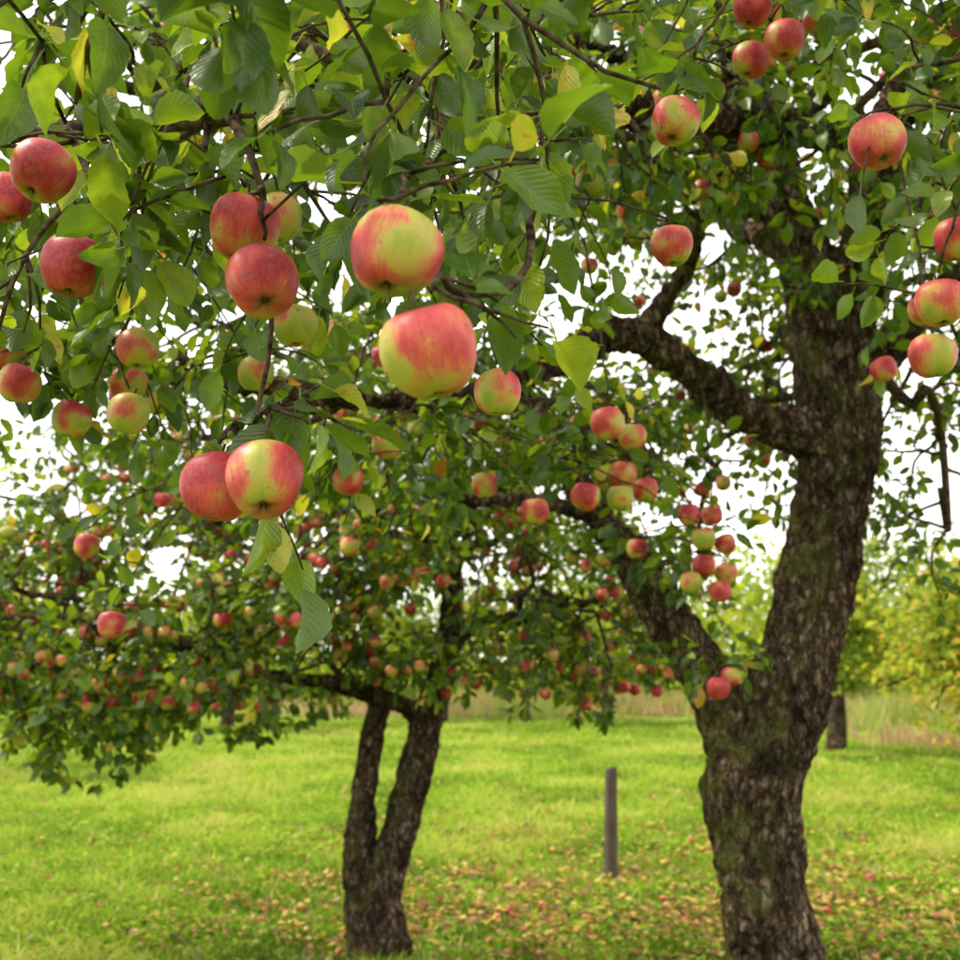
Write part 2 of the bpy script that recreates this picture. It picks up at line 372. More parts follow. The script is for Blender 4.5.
class Crown:
    def __init__(s, allow, ts=0., free=99.): s.allow = allow; s.ts = ts; s.free = free; s.tw = Tubes(); s.P = []; s.A = []; s.Nn = []; s.S = []; s.T = []; s.tips = []; s.anchor = []
    def leaf(s, p, ax, size, force=False):
        ax = nrm(ax); mid = p + ax * size * .8
        if not force and p[1] < s.free and not s.allow(mid): return
        nr = nrm(np.array([0, 0, 1.0]) + rng.normal(0, .75, 3))
        t = min(.86, rng.beta(1.6, 2.2) * .9 + s.ts)
        if rng.random() < .04: t = rng.uniform(.86, 1)
        s.P.append(p + ax * size * .3); s.A.append(ax); s.Nn.append(nr); s.S.append(size); s.T.append(t)
    def leafy(s, P, start=.2, gap=.03, smin=.045, smax=.078, force=False):
        L = np.linalg.norm(np.diff(P, axis=0), axis=1); cum = np.concatenate([[0], np.cumsum(L)]); tot = cum[-1]
        q = tot * start; ph = rng.uniform(0, 6)
        while q < tot:
            i = min(len(P) - 2, np.searchsorted(cum, q) - 1 if q > 0 else 0); i = max(i, 0)
            f = (q - cum[i]) / (L[i] + 1e-9); p = P[i] * (1 - f) + P[i + 1] * f; t = nrm(P[i + 1] - P[i])
            u = nrm(np.cross(t, [0.1, .2, 1])); w = np.cross(t, u); ph += 2.4
            side = u * math.cos(ph) + w * math.sin(ph)
            s.leaf(p, t * .5 + side * .9 + np.array([0, 0, -.4]) + rng.normal(0, .25, 3), rng.uniform(smin, smax), force)
            q += gap * rng.uniform(.5, 1.5)
        t = nrm(P[-1] - P[-2])
        for k in range(4): s.leaf(P[-1], t + rng.normal(0, .7, 3) + np.array([0, 0, -.3]), rng.uniform(smin, smax), force)
    def clip(s, P):
        for i in range(len(P)):
            if not s.allow(P[i]): return P[:i]
        return P
    def branch_out(s, limb, gap, sec, seg=.05, ntw=5, leafgap=.03, start=.0, updir=.15, smin=.045, smax=.078):
        C = catmull(limb, .05); P = C[:, :3]; R = C[:, 3]; n = len(P); s.anchor.append(P[:: 2])
        step = max(1, gap / .05); i = n * start
        while i < n - 1:
            ii = int(i)
            t = nrm(P[ii + 1] - P[ii]); side = nrm(np.cross(t, rng.normal(0, 1, 3)))
            d = side + t * .4 + np.array([0, 0, updir]); L = rng.uniform(*sec)
            Q = s.clip(grow(P[ii], d, L, .035, .19, seg))
            if len(Q) > 3:
                r0 = min(R[ii] * .6, .006 + .010 * L); s.tw.add(Q, np.linspace(r0, .0022, len(Q)), 5); s.anchor.append(Q)
                for k in range(int(ntw * len(Q) * seg / .6) + 1):
                    j = rng.integers(max(1, len(Q) // 6), len(Q) - 1); tt = nrm(Q[j + 1] - Q[j] if j + 1 < len(Q) else Q[j] - Q[j - 1])
                    dd = nrm(np.cross(tt, rng.normal(0, 1, 3))) + tt * .7
                    W = s.clip(grow(Q[j], dd, rng.uniform(.12, .38), .07, .16, .035))
                    if len(W) > 2:
                        s.tw.add(W, np.linspace(.003, .0015, len(W)), 4); s.leafy(W, .15, leafgap, smin, smax); s.tips.append(W[-1])
                        s.tips.append(W[len(W) // 2])
                s.leafy(Q, .4, leafgap * 1.5, smin, smax); s.tips.append(Q[-1])
            i += step * rng.uniform(.6, 1.4)

def tree_object(name, base):
    e = bpy.data.objects.new(name, None); e.location = base; e.empty_display_size = .5; sc.collection.objects.link(e); return e

# ================================================================== main tree
Y = 4.2
trunk = [(1.07, Y, -.08, .27), (1.05, Y, .1, .22), (1.03, Y, .35, .178), (1.017, Y, .575, .165), (.985, Y, .777, .155), (.960, Y, 1.01, .162), (.972, Y, 1.2, .172),
         (1.075, Y, 1.42, .150), (1.16, Y, 1.67, .136), (1.225, Y, 1.92, .134), (1.285, Y, 2.176, .140), (1.32, Y, 2.4, .152), (1.32, Y, 2.63, .150), (1.284, Y, 2.9, .13),
         (1.213, Y, 3.17, .105), (1.16, 4.2, 3.37, .08), (1.12, 4.3, 3.74, .06), (1.0, 4.5, 4.3, .04), (.9, 4.7, 4.9, .02)]
limbA = [(1.31, 4.2, 2.6, .11), (1.38, 4.18, 2.9, .11), (1.46, 4.15, 3.2, .095), (1.50, 4.0, 3.52, .09), (1.58, 3.8, 3.66, .085), (1.68, 3.6, 3.8, .07), (1.8, 3.4, 4.2, .045), (1.9, 3.1, 4.7, .02)]
limbB = [(1.50, 4.0, 3.50, .07), (1.25, 3.75, 3.37, .062), (1.03, 3.5, 3.28, .06), (.626, 3.1, 3.12, .055), (.335, 2.8, 3.01, .046), (.14, 2.5, 2.93, .034), (-.08, 2.2, 2.70, .022),
         (-.263, 1.9, 2.58, .016), (-.42, 1.7, 2.43, .013), (-.616, 1.6, 2.37, .009), (-.85, 1.6, 2.3, .006)]
limb1 = [(1.30, 4.2, 2.38, .11), (1.18, 4.15, 2.42, .10), (1.01, 4.1, 2.45, .075), (.86, 4.05, 2.535, .066), (.70, 3.95, 2.62, .063), (.55, 3.85, 2.69, .066), (.40, 3.75, 2.66, .058),
         (.255, 3.6, 2.543, .043), (0, 3.35, 2.384, .034), (-.274, 3.1, 2.296, .030), (-.59, 2.9, 2.296, .027), (-.88, 2.75, 2.31, .023), (-1.06, 2.6, 2.29, .018), (-1.35, 2.5, 2.2, .01)]
limb1b = [(.55, 3.85, 2.69, .04), (.63, 3.8, 2.81, .034), (.70, 3.7, 2.92, .028), (.75, 3.4, 3.2, .014), (.7, 3.1, 3.5, .008)]
limb2 = [(.985, 4.2, 1.15, .13), (.90, 4.2, 1.33, .112), (.855, 4.2, 1.44, .098), (.77, 4.2, 1.60, .088), (.65, 4.2, 1.79, .082), (.55, 4.22, 1.96, .072), (.44, 4.25, 2.11, .058),
         (.355, 4.3, 2.27, .046), (.29, 4.4, 2.48, .036), (.08, 4.6, 2.75, .022), (-.2, 4.8, 3.0, .012)]
limb2b = [(.44, 4.25, 2.11, .04), (.21, 4.1, 2.16, .03), (-.04, 4.0, 2.15, .02), (-.4, 3.9, 2.2, .012)]
limbR = [(1.34, 4.2, 2.45, .11), (1.5, 4.25, 2.7, .075), (1.75, 4.2, 2.98, .055), (2.2, 4.0, 3.2, .035), (2.8, 3.8, 3.3, .015)]
limbRf = [(1.58, 3.8, 3.66, .05), (1.5, 3.0, 3.4, .034), (1.22, 2.3, 3.0, .02), (.95, 1.85, 2.62, .012), (.78, 1.6, 2.38, .007)]
limbC = [(1.68, 3.6, 3.8, .045), (1.25, 3.0, 3.55, .035), (.8, 2.4, 3.25, .024), (.5, 1.9, 2.98, .017), (.2, 1.4, 2.62, .011), (0, 1.1, 2.36, .007), (-.15, .95, 2.2, .005)]
limbH = [(.1, 1.25, 2.5, .008), (-.1, 1.05, 2.34, .006), (-.28, .97, 2.25, .005), (-.42, .95, 2.18, .004), (-.52, .97, 2.10, .003)]
limbD = [(-.08, 2.2, 2.70, .014), (-.06, 1.7, 2.45, .010), (-.05, 1.3, 2.2, .007), (-.07, 1.08, 2.06, .004)]
limbG = [(-.06, 1.7, 2.45, .008), (.03, 1.3, 2.18, .006), (.05, 1.08, 2.00, .004), (.02, .97, 1.915, .003), (-.025, .90, 1.893, .0025)]
limbE = [(-.42, 1.7, 2.43, .011), (-.36, 1.4, 2.31, .008), (-.28, 1.22, 2.2, .006), (-.235, 1.19, 2.10, .004), (-.225, 1.21, 1.95, .003), (-.23, 1.16, 1.84, .0025)]
limbF = [(-.616, 1.6, 2.37, .008), (-.55, 1.45, 2.30, .006), (-.48, 1.36, 2.18, .004), (-.47, 1.32, 2.12, .003)]
back = [limb_to(a, b, r, .012) for a, b, r in (
    ((1.2, 4.2, 3.1), (1.0, 6.4, 4.0), .06), ((1.3, 4.2, 2.9), (2.8, 5.6, 4.0), .06), ((1.16, 4.25, 3.3), (-.2, 5.9, 3.9), .05), ((1.16, 4.2, 3.35), (-1.0, 4.7, 3.9), .05),
    ((1.12, 4.3, 3.7), (-1.4, 3.6, 3.9), .045), ((1.8, 3.4, 4.2), (2.6, 2.8, 4.3), .035), ((1.12, 4.3, 3.7), (.2, 3.4, 4.3), .04), ((1.3, 4.25, 2.6), (1.5, 5.9, 2.9), .05),
    ((.3, 4.4, 2.45), (.1, 5.7, 2.8), .035), ((1.0, 4.5, 4.2), (1.4, 5.5, 4.8), .03), ((1.5, 4.25, 2.7), (2.4, 5.2, 2.7), .04), ((.335, 2.8, 3.0), (-.9, 2.6, 3.1), .028),
    ((-.08, 2.2, 2.7), (-1.1, 2.1, 2.75), .016), ((.08, 4.6, 2.72), (-1.2, 4.4, 2.9), .024), ((.85, 2.45, 3.28), (.9, 1.6, 3.2), .014), ((.29, 4.4, 2.48), (.75, 5.2, 2.35), .03),
    ((1.5, 4.25, 2.7), (2.0, 4.9, 2.2), .03), ((1.4, 4.9, 2.8), (1.0, 5.6, 2.2), .02), ((1.03, 3.5, 3.28), (1.1, 2.9, 3.05), .02), ((1.75, 4.2, 2.98), (1.8, 3.7, 2.75), .02))]
thick = [trunk, limbA, limbB[:8], limb1, limb1b[:4], limb2, limb2b, limbR, limbRf[:3], limbC[:3]] + back[:8]
thin = [limbB[6:], limb1[-2:], limb1b[2:], limbRf[1:], limbC[2:], limbD, limbE, limbF, limbG, limbH] + back[8:]

HERO = [ # x, y, z, radius, redness, tilt toward viewer
 (-.531, 1.33, 2.184, .038, .75, .3), (-.470, 1.29, 2.05, .038, .95, .2), (-.685, 1.6, 2.26, .036, .9, 0), (-.814, 2.0, 2.08, .037, .5, .1), (-.885, 2.1, 2.167, .036, .6, 0),
 (-.254, 1.19, 2.058, .038, .70, 0), (-.224, 1.15, 1.983, .038, .74, .65), (-.275, 1.5, 2.19, .034, .3, 0), (-.070, .93, 1.936, .0385, .36, .2), (-.038, .86, 1.832, .0385, .52, -.1),
 (-.2066, 1.10, 1.7705, .038, .72, .45), (-.266, 1.16, 1.771, .037, .95, 0), (-.28, 1.7, 2.10, .034, .3, 0), (-.578, 1.9, 2.117, .036, .3, .2), (-.589, 1.9, 2.005, .036, .35, 0),
 (-.755, 2.1, 2.037, .036, .4, 0), (-.669, 2.15, 2.116, .035, .45, 0), (-.438, 2.2, 2.148, .036, .4, 0), (.012, 1.9, 2.478, .036, .35, 0), (.295, 1.65, 2.404, .037, .5, .2),
 (.525, 2.1, 2.75, .036, .7, 0), (.565, 2.0, 2.735, .038, .8, .1), (.52, 2.05, 2.83, .037, .75, 0), (.546, 1.5, 2.30, .038, .8, .3), (.329, 1.9, 2.30, .037, .55, 0),
 (.70, 1.7, 2.1355, .038, .6, 0), (.704, 1.75, 2.065, .036, .5, .1), (.755, 1.75, 2.255, .037, .7, 0), (.022, 1.4, 1.925, .030, .35, 0), (-.19, 2.2, 2.72, .036, .5, 0),
 (.013, 3, 2.05, .036, .35, 0), (.139, 2.9, 1.968, .038, .75, 0), (.265, 2.9, 2.006, .038, .7, 0), (.27, 2.4, 2.09, .038, .75, .1), (.388, 2.9, 2.16, .037, .4, 0),
 (.373, 3, 2.077, .038, .65, 0), (.446, 3.1, 2.053, .037, .5, 0), (.36, 2.95, 2.01, .036, .3, 0), (.544, 4, 1.978, .038, .8, 0), (.655, 3.6, 2.045, .037, .8, 0), (.735, 3.64, 2.05, .035, .55, 0), (.692, 3.57, 1.968, .038, .4, 0),
 (.765, 3.6, 1.955, .034, .85, 0), (.70, 3.62, 1.89, .038, .8, 0), (.775, 3.65, 1.865, .036, .5, 0), (.735, 3.56, 1.805, .035, .75, 0), (.655, 3.6, 1.835, .036, .3, 0), (.75, 3.7, 1.51, .038, .9, 0), (.80, 3.75, 1.545, .034, .7, 0),
 (1.11, 3.1, 2.386, .037, .7, 0), (1.03, 2.6, 2.40, .037, .6, 0), (-.71, 2.4, 2.63, .037, .75, 0), (-1.09, 3.2, 1.91, .037, .7, 0), (-.947, 3, 1.687, .038, .75, 0), (-.30, 2.6, 2.0, .036, .7, 0), (-.22, 2.7, 2.1, .036, .5, 0)]
HC = np.array([h[:3] for h in HERO]); HR = np.array([h[3] for h in HERO])
GAP = EYE - HC; GAP = GAP / np.linalg.norm(GAP, axis=1)[:, None] * .6

def near_apple(p, k=1.25):
    w = p - HC; t = np.clip(np.sum(w * GAP, 1) / np.sum(GAP * GAP, 1), 0, 1)
    d = np.linalg.norm(w - GAP * t[:, None], axis=1)
    return bool(np.any(d < HR * k))
def allow_main(p):
    x, y, z = p
    if np.linalg.norm(p - EYE) < .80: return False
    if y < .55 and x * x + y * y < 1.0: return False
    if y < 4.5:
        k = min(1, max(0, x / .3)); zl = 1.78 + .07 * y; zr = 2.12 + .2 * y
        if x > .45 and y > 2.0: zr = 2.45 + .12 * y
        zm = zl * (1 - k) + zr * k
    else: zm = 1.92 if x < .95 else 1.85
    if z < zm + .07 * math.sin(x * 9 + y * 5): return False
    if y < 3.2 and near_apple(p, 1.45): return rng.random() < .08
    return True

cr = Crown(allow_main, .0, 3.0)
dens = [(trunk, .22, (.4, .9), .72), (limbA, .13, (.4, .9), .3), (limbB, .095, (.25, .65), .12), (limb1, .095, (.3, .75), .3), (limb1b, .095, (.25, .6), .3), (limb2, .095, (.3, .8), .55),
        (limb2b, .105, (.25, .5), .2), (limbR, .10, (.3, .8), .3), (limbRf, .095, (.25, .55), .15), (limbC, .115, (.2, .5), .2), (limbD, .13, (.15, .3), .2), (limbE, .10, (.12, .25), .1), (limbF, .10, (.15, .3), .1)]
for lb, gp, sec, st in dens: cr.branch_out(lb, gp, sec, start=st, ntw=5, leafgap=.033, smin=.038, smax=.072)
cr.branch_out(limbH, .10, (.1, .22), start=.2, ntw=3, leafgap=.04, smin=.055, smax=.08)
for lb in back: cr.branch_out(lb, .13, (.35, .8), start=.2, ntw=5, leafgap=.036, smin=.046, smax=.074)
for lb in thin:
    C = catmull(lb, .04); cr.tw.add(C[:, :3], C[:, 3], 8)
ANC = np.vstack(cr.anchor)
extra2 = catmull(limbE, .04)[-4:, :3]; extra3 = catmull(limbD, .04)[-3:, :3]
ANC = np.vstack([ANC, extra2, extra3])
for hi, (x, y, z, R, red, tilt) in enumerate(HERO):
    T = np.array([x, y, z + R * 1.25]); up = ANC[(ANC[:, 2] > T[2] + .01)]
    d = np.linalg.norm(up - T, axis=1) + 2.0 * np.maximum(0, T[1] - up[:, 1]); A = up[np.argmin(d)]
    if hi == 9: A = np.array([-.025, .90, 1.893])
    mid = (A + T) / 2 + np.array([0, 0, .02 + .1 * np.linalg.norm(A - T)]) + rng.normal(0, .01 if hi != 9 else .001, 3)
    t = np.linspace(0, 1, 12)[:, None]; P = A * (1 - t)**2 + 2 * mid * t * (1 - t) + T * t**2
    P[1:-1] += rng.normal(0, .002 if hi != 9 else .0005, (10, 3))
    cr.tw.add(P, np.linspace(.0038, .002, 12), 6)
    for k in range(4 if y < 2.3 else 6):
        j = rng.integers(3, 12); dd = np.array([rng.normal(0, 1), rng.normal(.2, .7), rng.normal(0, .4)])
        if hi == 9: dd = np.array([rng.uniform(.5, 1.2), rng.uniform(.3, 1), rng.normal(0, .25)])
        W = grow(P[j], dd, rng.uniform(.07, .2), .08, .15, .025)
        if y < 1.3 and any(near_apple(q, .9) for q in W[2:]): continue
        cr.tw.add(W, np.linspace(.0025, .0013, len(W)), 4)
        for q in W[1:]:
            if rng.random() < .75 and not near_apple(q, 1.1):
                a = rng.normal(0, .8, 3) + nrm(W[-1] - W[0]) * .6 + np.array([0, 0, -.5]); sz = rng.uniform(.045, .076)
                if not near_apple(q + nrm(a) * sz * .6, 1.35) and np.linalg.norm(q - EYE) > .7: cr.leaf(q, a, sz, True)
print('main leaves', len(cr.P), 'tips', len(cr.tips))

def scatter_apples(crown, n, mind, cond, R=(.029, .038), existing=None):
    pts = list(existing) if existing is not None else []; out = []; tips = crown.tips
    idx = rng.permutation(len(tips))
    for i in idx:
        if len(out) >= n: break
        for k in range(rng.integers(1, 6)):
            c = tips[i] + np.array([rng.normal(0, .032), rng.normal(0, .032), -.045 - rng.random() * .04])
            if not cond(c): continue
            if pts and np.min(np.linalg.norm(np.array(pts) - c, axis=1)) < mind: continue
            pts.append(c); r = rng.uniform(*R); out.append(rapple(c, r))
            crown.tw.add(np.array([c + [0, 0, r * 1.1], (c + tips[i]) / 2 + [0, 0, .02], tips[i]]), np.full(3, .0018), 4)
            for q in range(3): crown.leaf(tips[i], rng.normal(0, .8, 3) + np.array([0, 0, -.2]), rng.uniform(.05, .078), True)
    return out
base1 = (1.05, 4.2, 0)
t1 = tree_object('apple_tree', base1)
ap = scatter_apples(cr, 330, .066, lambda c: c[1] > 2.5 and not near_apple(c) and not (.3 < c[0] < 1.5 and c[1] < 4.3 and c[2] < 2.9), existing=HC)
link(bpy.data.objects.new('apples', apples_mesh('apples', ap, A_mid)), t1)
link(bpy.data.objects.new('trunk_and_limbs', thick_wood('trunk_and_limbs', thick, .010, .0095)), t1)
link(bpy.data.objects.new('twigs', cr.tw.mesh('twigs', [M_twig])), t1)
P = np.array(cr.P); A = np.array(cr.A); NN = np.array(cr.Nn); S = np.array(cr.S); TT = np.array(cr.T)
nearm = P[:, 1] < 2.3
for nm, sel, tmp, mm in (('leaves_front', nearm, T_hi, M_leaf), ('leaves_back', ~nearm, T_mid, M_leaf_mid)):
    link(bpy.data.objects.new(nm, leaves_mesh(nm, P[sel], A[sel], NN[sel], S[sel], TT[sel], tmp, mm)), t1)
for i, (x, y, z, R, red, tilt) in enumerate(HERO):
    rot = rotm(-tilt + rng.uniform(-.15, .15), rng.uniform(-.25, .25), rng.uniform(0, 6.28))
    me = apples_mesh('apple', [(np.zeros(3), R, rot, red, rng.uniform(0, 40, 3))], A_hi if y < 2.4 else A_mid)
    o = bpy.data.objects.new('apple', me); o.location = (x, y, z); sc.collection.objects.link(o)

# ================================================================== second tree
Y2 = 6.7
t2main = [(-.55, Y2, -.05, .19), (-.555, Y2, .1, .15), (-.55, Y2, .29, .120), (-.448, Y2, .66, .102), (-.356, Y2, .985, .100), (-.280, Y2, 1.31, .090), (-.2, Y2, 1.6, .08), (-.16, 6.8, 2.0, .07), (-.25, 6.9, 2.5, .05), (-.2, 7, 3.3, .02)]
t2r = [(-.2, Y2, 1.6, .07), (-.10, Y2, 1.76, .06), (.23, 6.6, 1.83, .045), (.68, 6.5, 1.94, .03), (1.15, 6.4, 2.2, .018)]
t2l = [(-.58, Y2, .0, .14), (-.655, Y2, .2, .10), (-.68, Y2, .42, .082), (-.655, 6.66, .78, .072), (-.62, 6.65, 1.1, .066), (-.57, 6.65, 1.36, .060), (-.60, 6.7, 1.62, .048), (-.9, 6.9, 2.4, .035), (-1.2, 7, 3.2, .016)]
t2c = [(-.30, Y2, 1.24, .06), (-.42, 6.67, 1.34, .052), (-.56, 6.65, 1.38, .05), (-.78, 6.6, 1.46, .045), (-1.2, 6.5, 1.52, .035), (-1.8, 6.3, 1.72, .025), (-2.5, 6.2, 1.85, .012)]
t2x = [limb_to(a, b, r, .01, .2, .06) for a, b, r in (((-.22, 6.85, 2.3), (-2.2, 7, 3.0), .04), ((-.2, 6.85, 2.3), (1.1, 7.4, 3.1), .04), ((-.2, 6.8, 2.0), (-1.5, 5.6, 2.8), .035), ((-.17, 6.8, 2.0), (.4, 5.6, 2.9), .035),
      ((-.25, 6.9, 2.5), (-1, 8.3, 3), .03), ((-.2, 6.8, 2.1), (.6, 8, 2.6), .03), ((-1.0, 6.9, 2.5), (-2.9, 6.6, 2.5), .03), ((-1.2, 6.5, 1.52), (-3.2, 5.7, 2.1), .03), ((-1.2, 6.5, 1.52), (-2.3, 5.4, 1.7), .025),
      ((-.8, 6.85, 2.2), (-.7, 5.4, 2.2), .025), ((.23, 6.6, 1.83), (.2, 5.7, 2.0), .02), ((-1.8, 6.3, 1.72), (-3.3, 6.9, 1.9), .02), ((-.7, 6.6, 1.45), (-1.4, 5.7, 1.7), .02), ((-1.8, 6.3, 1.72), (-2.6, 5.5, 1.35), .018), ((.3, 6.6, 1.85), (.6, 6.0, 1.6), .015))]
def allow2(p):
    x, y, z = p
    zm = .95 + .42 * min(1, max(0, (x + 2.3) / 1.6)) + .08 * math.sin(x * 7 + y * 4)
    if x > .7: zm = 1.5
    return z > zm and y > 4.9
c2 = Crown(allow2, .05, 0.)
c2.branch_out(t2main, .16, (.4, .9), start=.7, ntw=5, leafgap=.038, updir=0, smin=.055, smax=.085)
for lb in (t2r, t2l, t2c): c2.branch_out(lb, .11, (.4, .9), start=.4, ntw=5, leafgap=.036, updir=-.05, smin=.055, smax=.085)
for lb in t2x: c2.branch_out(lb, .114, (.4, .95), start=.15, ntw=5, leafgap=.036, updir=-.08, smin=.055, smax=.085)
t2 = tree_object('apple_tree', (-.56, Y2, 0))
ap2 = scatter_apples(c2, 820, .066, lambda c: c[2] > 1.36 and c[1] < 7.6)
print('tree2 leaves', len(c2.P))
link(bpy.data.objects.new('apples', apples_mesh('apples', ap2, A_low)), t2)
link(bpy.data.objects.new('trunk_and_limbs', thick_wood('trunk_and_limbs', [t2main, t2r, t2l, t2c] + t2x[:6], .012, .009)), t2)
for lb in t2x[6:]:
    C = catmull(lb, .05); c2.tw.add(C[:, :3], C[:, 3], 6)
link(bpy.data.objects.new('twigs', c2.tw.mesh('twigs', [M_twig])), t2)
link(bpy.data.objects.new('leaves', leaves_mesh('leaves', c2.P, c2.A, c2.Nn, c2.S, c2.T, T_low, M_leaf_mid)), t2)

# ================================================================== trees further off
def far_tree(x, y, h, w, tr, nleaf, tshift=0., lsize=.14, low=.3):
    e = tree_object('apple_tree', (x, y, 0)); tb = Tubes()
    tk = [(x, y, -.1, tr * 1.3), (x + .05, y, h * .2, tr), (x - .05, y, h * .4, tr * .85)]
    C = catmull(tk, .2); tb.add(C[:, :3], C[:, 3], 10); P = []
    for k in range(10):
        a = rng.uniform(0, 6.28); rr = w * rng.uniform(.5, 1); b = (x + rr * math.cos(a), y + rr * math.sin(a), h * rng.uniform(low + .1, .95))
        lb = limb_to(tk[-1][:3], b, tr * .5, .02, .5, .12); C = catmull(lb, .15); tb.add(C[:, :3], C[:, 3], 6)
        for q in range(26):
            c = C[rng.integers(len(C) // 4, len(C))][:3] + rng.normal(0, .32, 3) * w / 2; n = nleaf // (10 * 26)
            pts = c + rng.normal(0, .16, (n, 3)) * np.array([1.2, 1.2, .8]); P.append(pts)
    P = np.vstack(P); P = P[P[:, 2] > h * low + .2 * np.sin(P[:, 0] * 3)]; n = len(P)
    link(bpy.data.objects.new('trunk_and_limbs', tb.mesh('trunk_and_limbs', [M_bark])), e)
    link(bpy.data.objects.new('leaves', leaves_mesh('leaves', P, rng.normal(0, 1, (n, 3)) + [0, 0, -.4], rng.normal(0, .7, (n, 3)) + [0, 0, 1], rng.uniform(.6, 1.2, n) * lsize,
        np.clip(rng.beta(2, 2.5, n) + tshift + .15 * np.sin(P[:, 0] * 2 + P[:, 2] * 3), 0, 1), T_far, M_leaf_far)), e)
for x, y, h, w, tr, n, ts, lo in ((6.3, 21, 4.2, 2.4, .15, 6500, .0, .3), (3.1, 29, 4.6, 3.0, .14, 6500, -.05, .25), (-8.5, 17, 4.0, 2.8, .15, 6500, 0, .25), (-6, 28, 4.5, 3.0, .14, 6500, -.05, .2),
                              (-1.0, 31, 4.4, 3.0, .13, 6500, -.05, .2), (11.5, 28, 4.4, 2.8, .14, 6500, .12, .15), (-14, 30, 5, 3, .18, 5000, -.1, .2), (6.1, 14.0, 2.7, 1.2, .05, 5400, .2, .22), (8.7, 19, 3.4, 1.7, .07, 6200, .12, .14)):
    far_tree(x, y, h, w, tr, n, ts, low=lo)

n = 60000; cx = np.linspace(-45, 45, 150) + rng.normal(0, .4, 150); cy = 42 + rng.normal(0, 3, 150); chh = rng.uniform(1.8, 4.0, 150) + .9 * np.sin(cx * .2)
k = rng.integers(0, 150, n); u = rng.normal(0, 1, (n, 3)); u /= np.linalg.norm(u, axis=1)[:, None]; u *= rng.uniform(.7, 1.12, n)[:, None]
P = np.stack([cx[k] + u[:, 0] * 1.7, cy[k] + u[:, 1] * 1.5, np.abs(u[:, 2]) * chh[k] * 1.1 + .1], 1) + rng.normal(0, .2, (n, 3))
lm = leaves_mesh('distant_trees', P, rng.normal(0, 1, (n, 3)), rng.normal(0, .8, (n, 3)) + [0, -.3, .8], rng.uniform(.25, .5, n), np.clip(rng.beta(2, 2, n) * .55 + .25 * np.sin(cx[k]) + .12, 0, 1), T_far, M_leaf_far)
link(bpy.data.objects.new('distant_trees', lm))
n = 30000; ccx = np.concatenate([rng.uniform(6.5, 28, 100), rng.uniform(-6, 6, 25)]); ccy = np.concatenate([rng.uniform(22, 36, 100), rng.uniform(33, 38, 25)]); ch = rng.uniform(.25, .95, 125); k = rng.integers(0, 125, n); ct = rng.uniform(0, .8, 125)
x = ccx[k] + rng.normal(0, .55, n); y = ccy[k] + rng.normal(0, .7, n); hh = ch[k] * rng.uniform(.25, 1.2, n); a = rng.uniform(0, 6.28, n)
B = np.stack([x, y, 0 * x], 1); sdv = np.stack([np.cos(a), np.sin(a), 0 * a], 1) * rng.uniform(.012, .03, n)[:, None]
Tp = B + np.stack([rng.normal(0, .2, n), rng.normal(0, .2, n), hh], 1); Md = (B + Tp) / 2 + sdv * .3
V = np.stack([B - sdv * .5, B + sdv * .5, Md + sdv, Md - sdv, Tp], 1).reshape(-1, 3); o = np.arange(n)[:, None] * 5
me, _ = make_mesh('dry_weeds', V, o + [0, 1, 2, 3], o + [3, 2, 4], True, [M_dry]); add_attr(me, 'tint', np.repeat(np.clip(ct[k] + rng.random(n) * .4, 0, 1), 5)); link(bpy.data.objects.new('dry_weeds', me))

# ================================================================== ground, grass, litter
def gmat():
    m, nt = newmat('meadow_soil_and_turf'); L = nt.links; out = N(nt, 'ShaderNodeOutputMaterial'); p = N(nt, 'ShaderNodeBsdfDiffuse')
    geo = N(nt, 'ShaderNodeNewGeometry'); pos = geo.outputs['Position']
    a = ramp(nt, noi(nt, pos, .9, 5, .65), [(.35, (.05, .105, .012)), (.52, (.14, .23, .022)), (.7, (.33, .37, .06))])
    b = ramp(nt, noi(nt, pos, 22, 4, .7), [(.35, g(.4)), (.65, g(1.25))])
    c = mix(nt, 1.0, a, b, 'MULTIPLY')
    br = ramp(nt, noi(nt, pos, .6, 5, .65), [(.50, g(0)), (.64, g(1))])
    c = mix(nt, mth(nt, 'MULTIPLY', br, .7), c, (.14, .085, .035)); L.new(c, p.inputs[0])
    L.new(p.outputs[0], out.inputs[0]); return m
xs = np.sign(np.linspace(-1, 1, 161)) * np.abs(np.linspace(-1, 1, 161))**2.2 * 400
ys = xs + 8; X, Yg = np.meshgrid(xs, ys); Z = gh(X, Yg); n1 = 161
idx = np.arange(n1 * n1).reshape(n1, n1); Qg = np.stack([idx[:-1, :-1], idx[:-1, 1:], idx[1:, 1:], idx[1:, :-1]], -1).reshape(-1, 4)
link(bpy.data.objects.new('ground', make_mesh('ground', np.stack([X, Yg, Z], -1).reshape(-1, 3), Qg, None, True, [gmat()])[0]))

def field(n, y0, y1, spread=.6):
    y = np.exp(rng.uniform(math.log(y0), math.log(y1), n)); x = rng.uniform(-spread, spread, n) * y; return x, y
def vnoise(x, y, s, off=0.):
    """smooth value noise for vegetation and for lit and darker lawn patches"""
    G = np.random.default_rng(int(off) + 5).random((256, 256)); u = x * s + 100 + off; v = y * s + 100
    i = np.floor(u).astype(int); j = np.floor(v).astype(int); fu = u - i; fv = v - j; fu = fu * fu * (3 - 2 * fu); fv = fv * fv * (3 - 2 * fv)
    g00 = G[i % 256, j % 256]; g10 = G[(i + 1) % 256, j % 256]; g01 = G[i % 256, (j + 1) % 256]; g11 = G[(i + 1) % 256, (j + 1) % 256]
    return (g00 * (1 - fu) + g10 * fu) * (1 - fv) + (g01 * (1 - fu) + g11 * fu) * fv
n = 230000; x, y = field(n, 5.0, 30)
patch = (vnoise(x, y, .8) + .5 * vnoise(x, y, 1.9, 3) - .75) * 2.2  # growth patches, strengthened to paint lit and darker lawn into blade tint
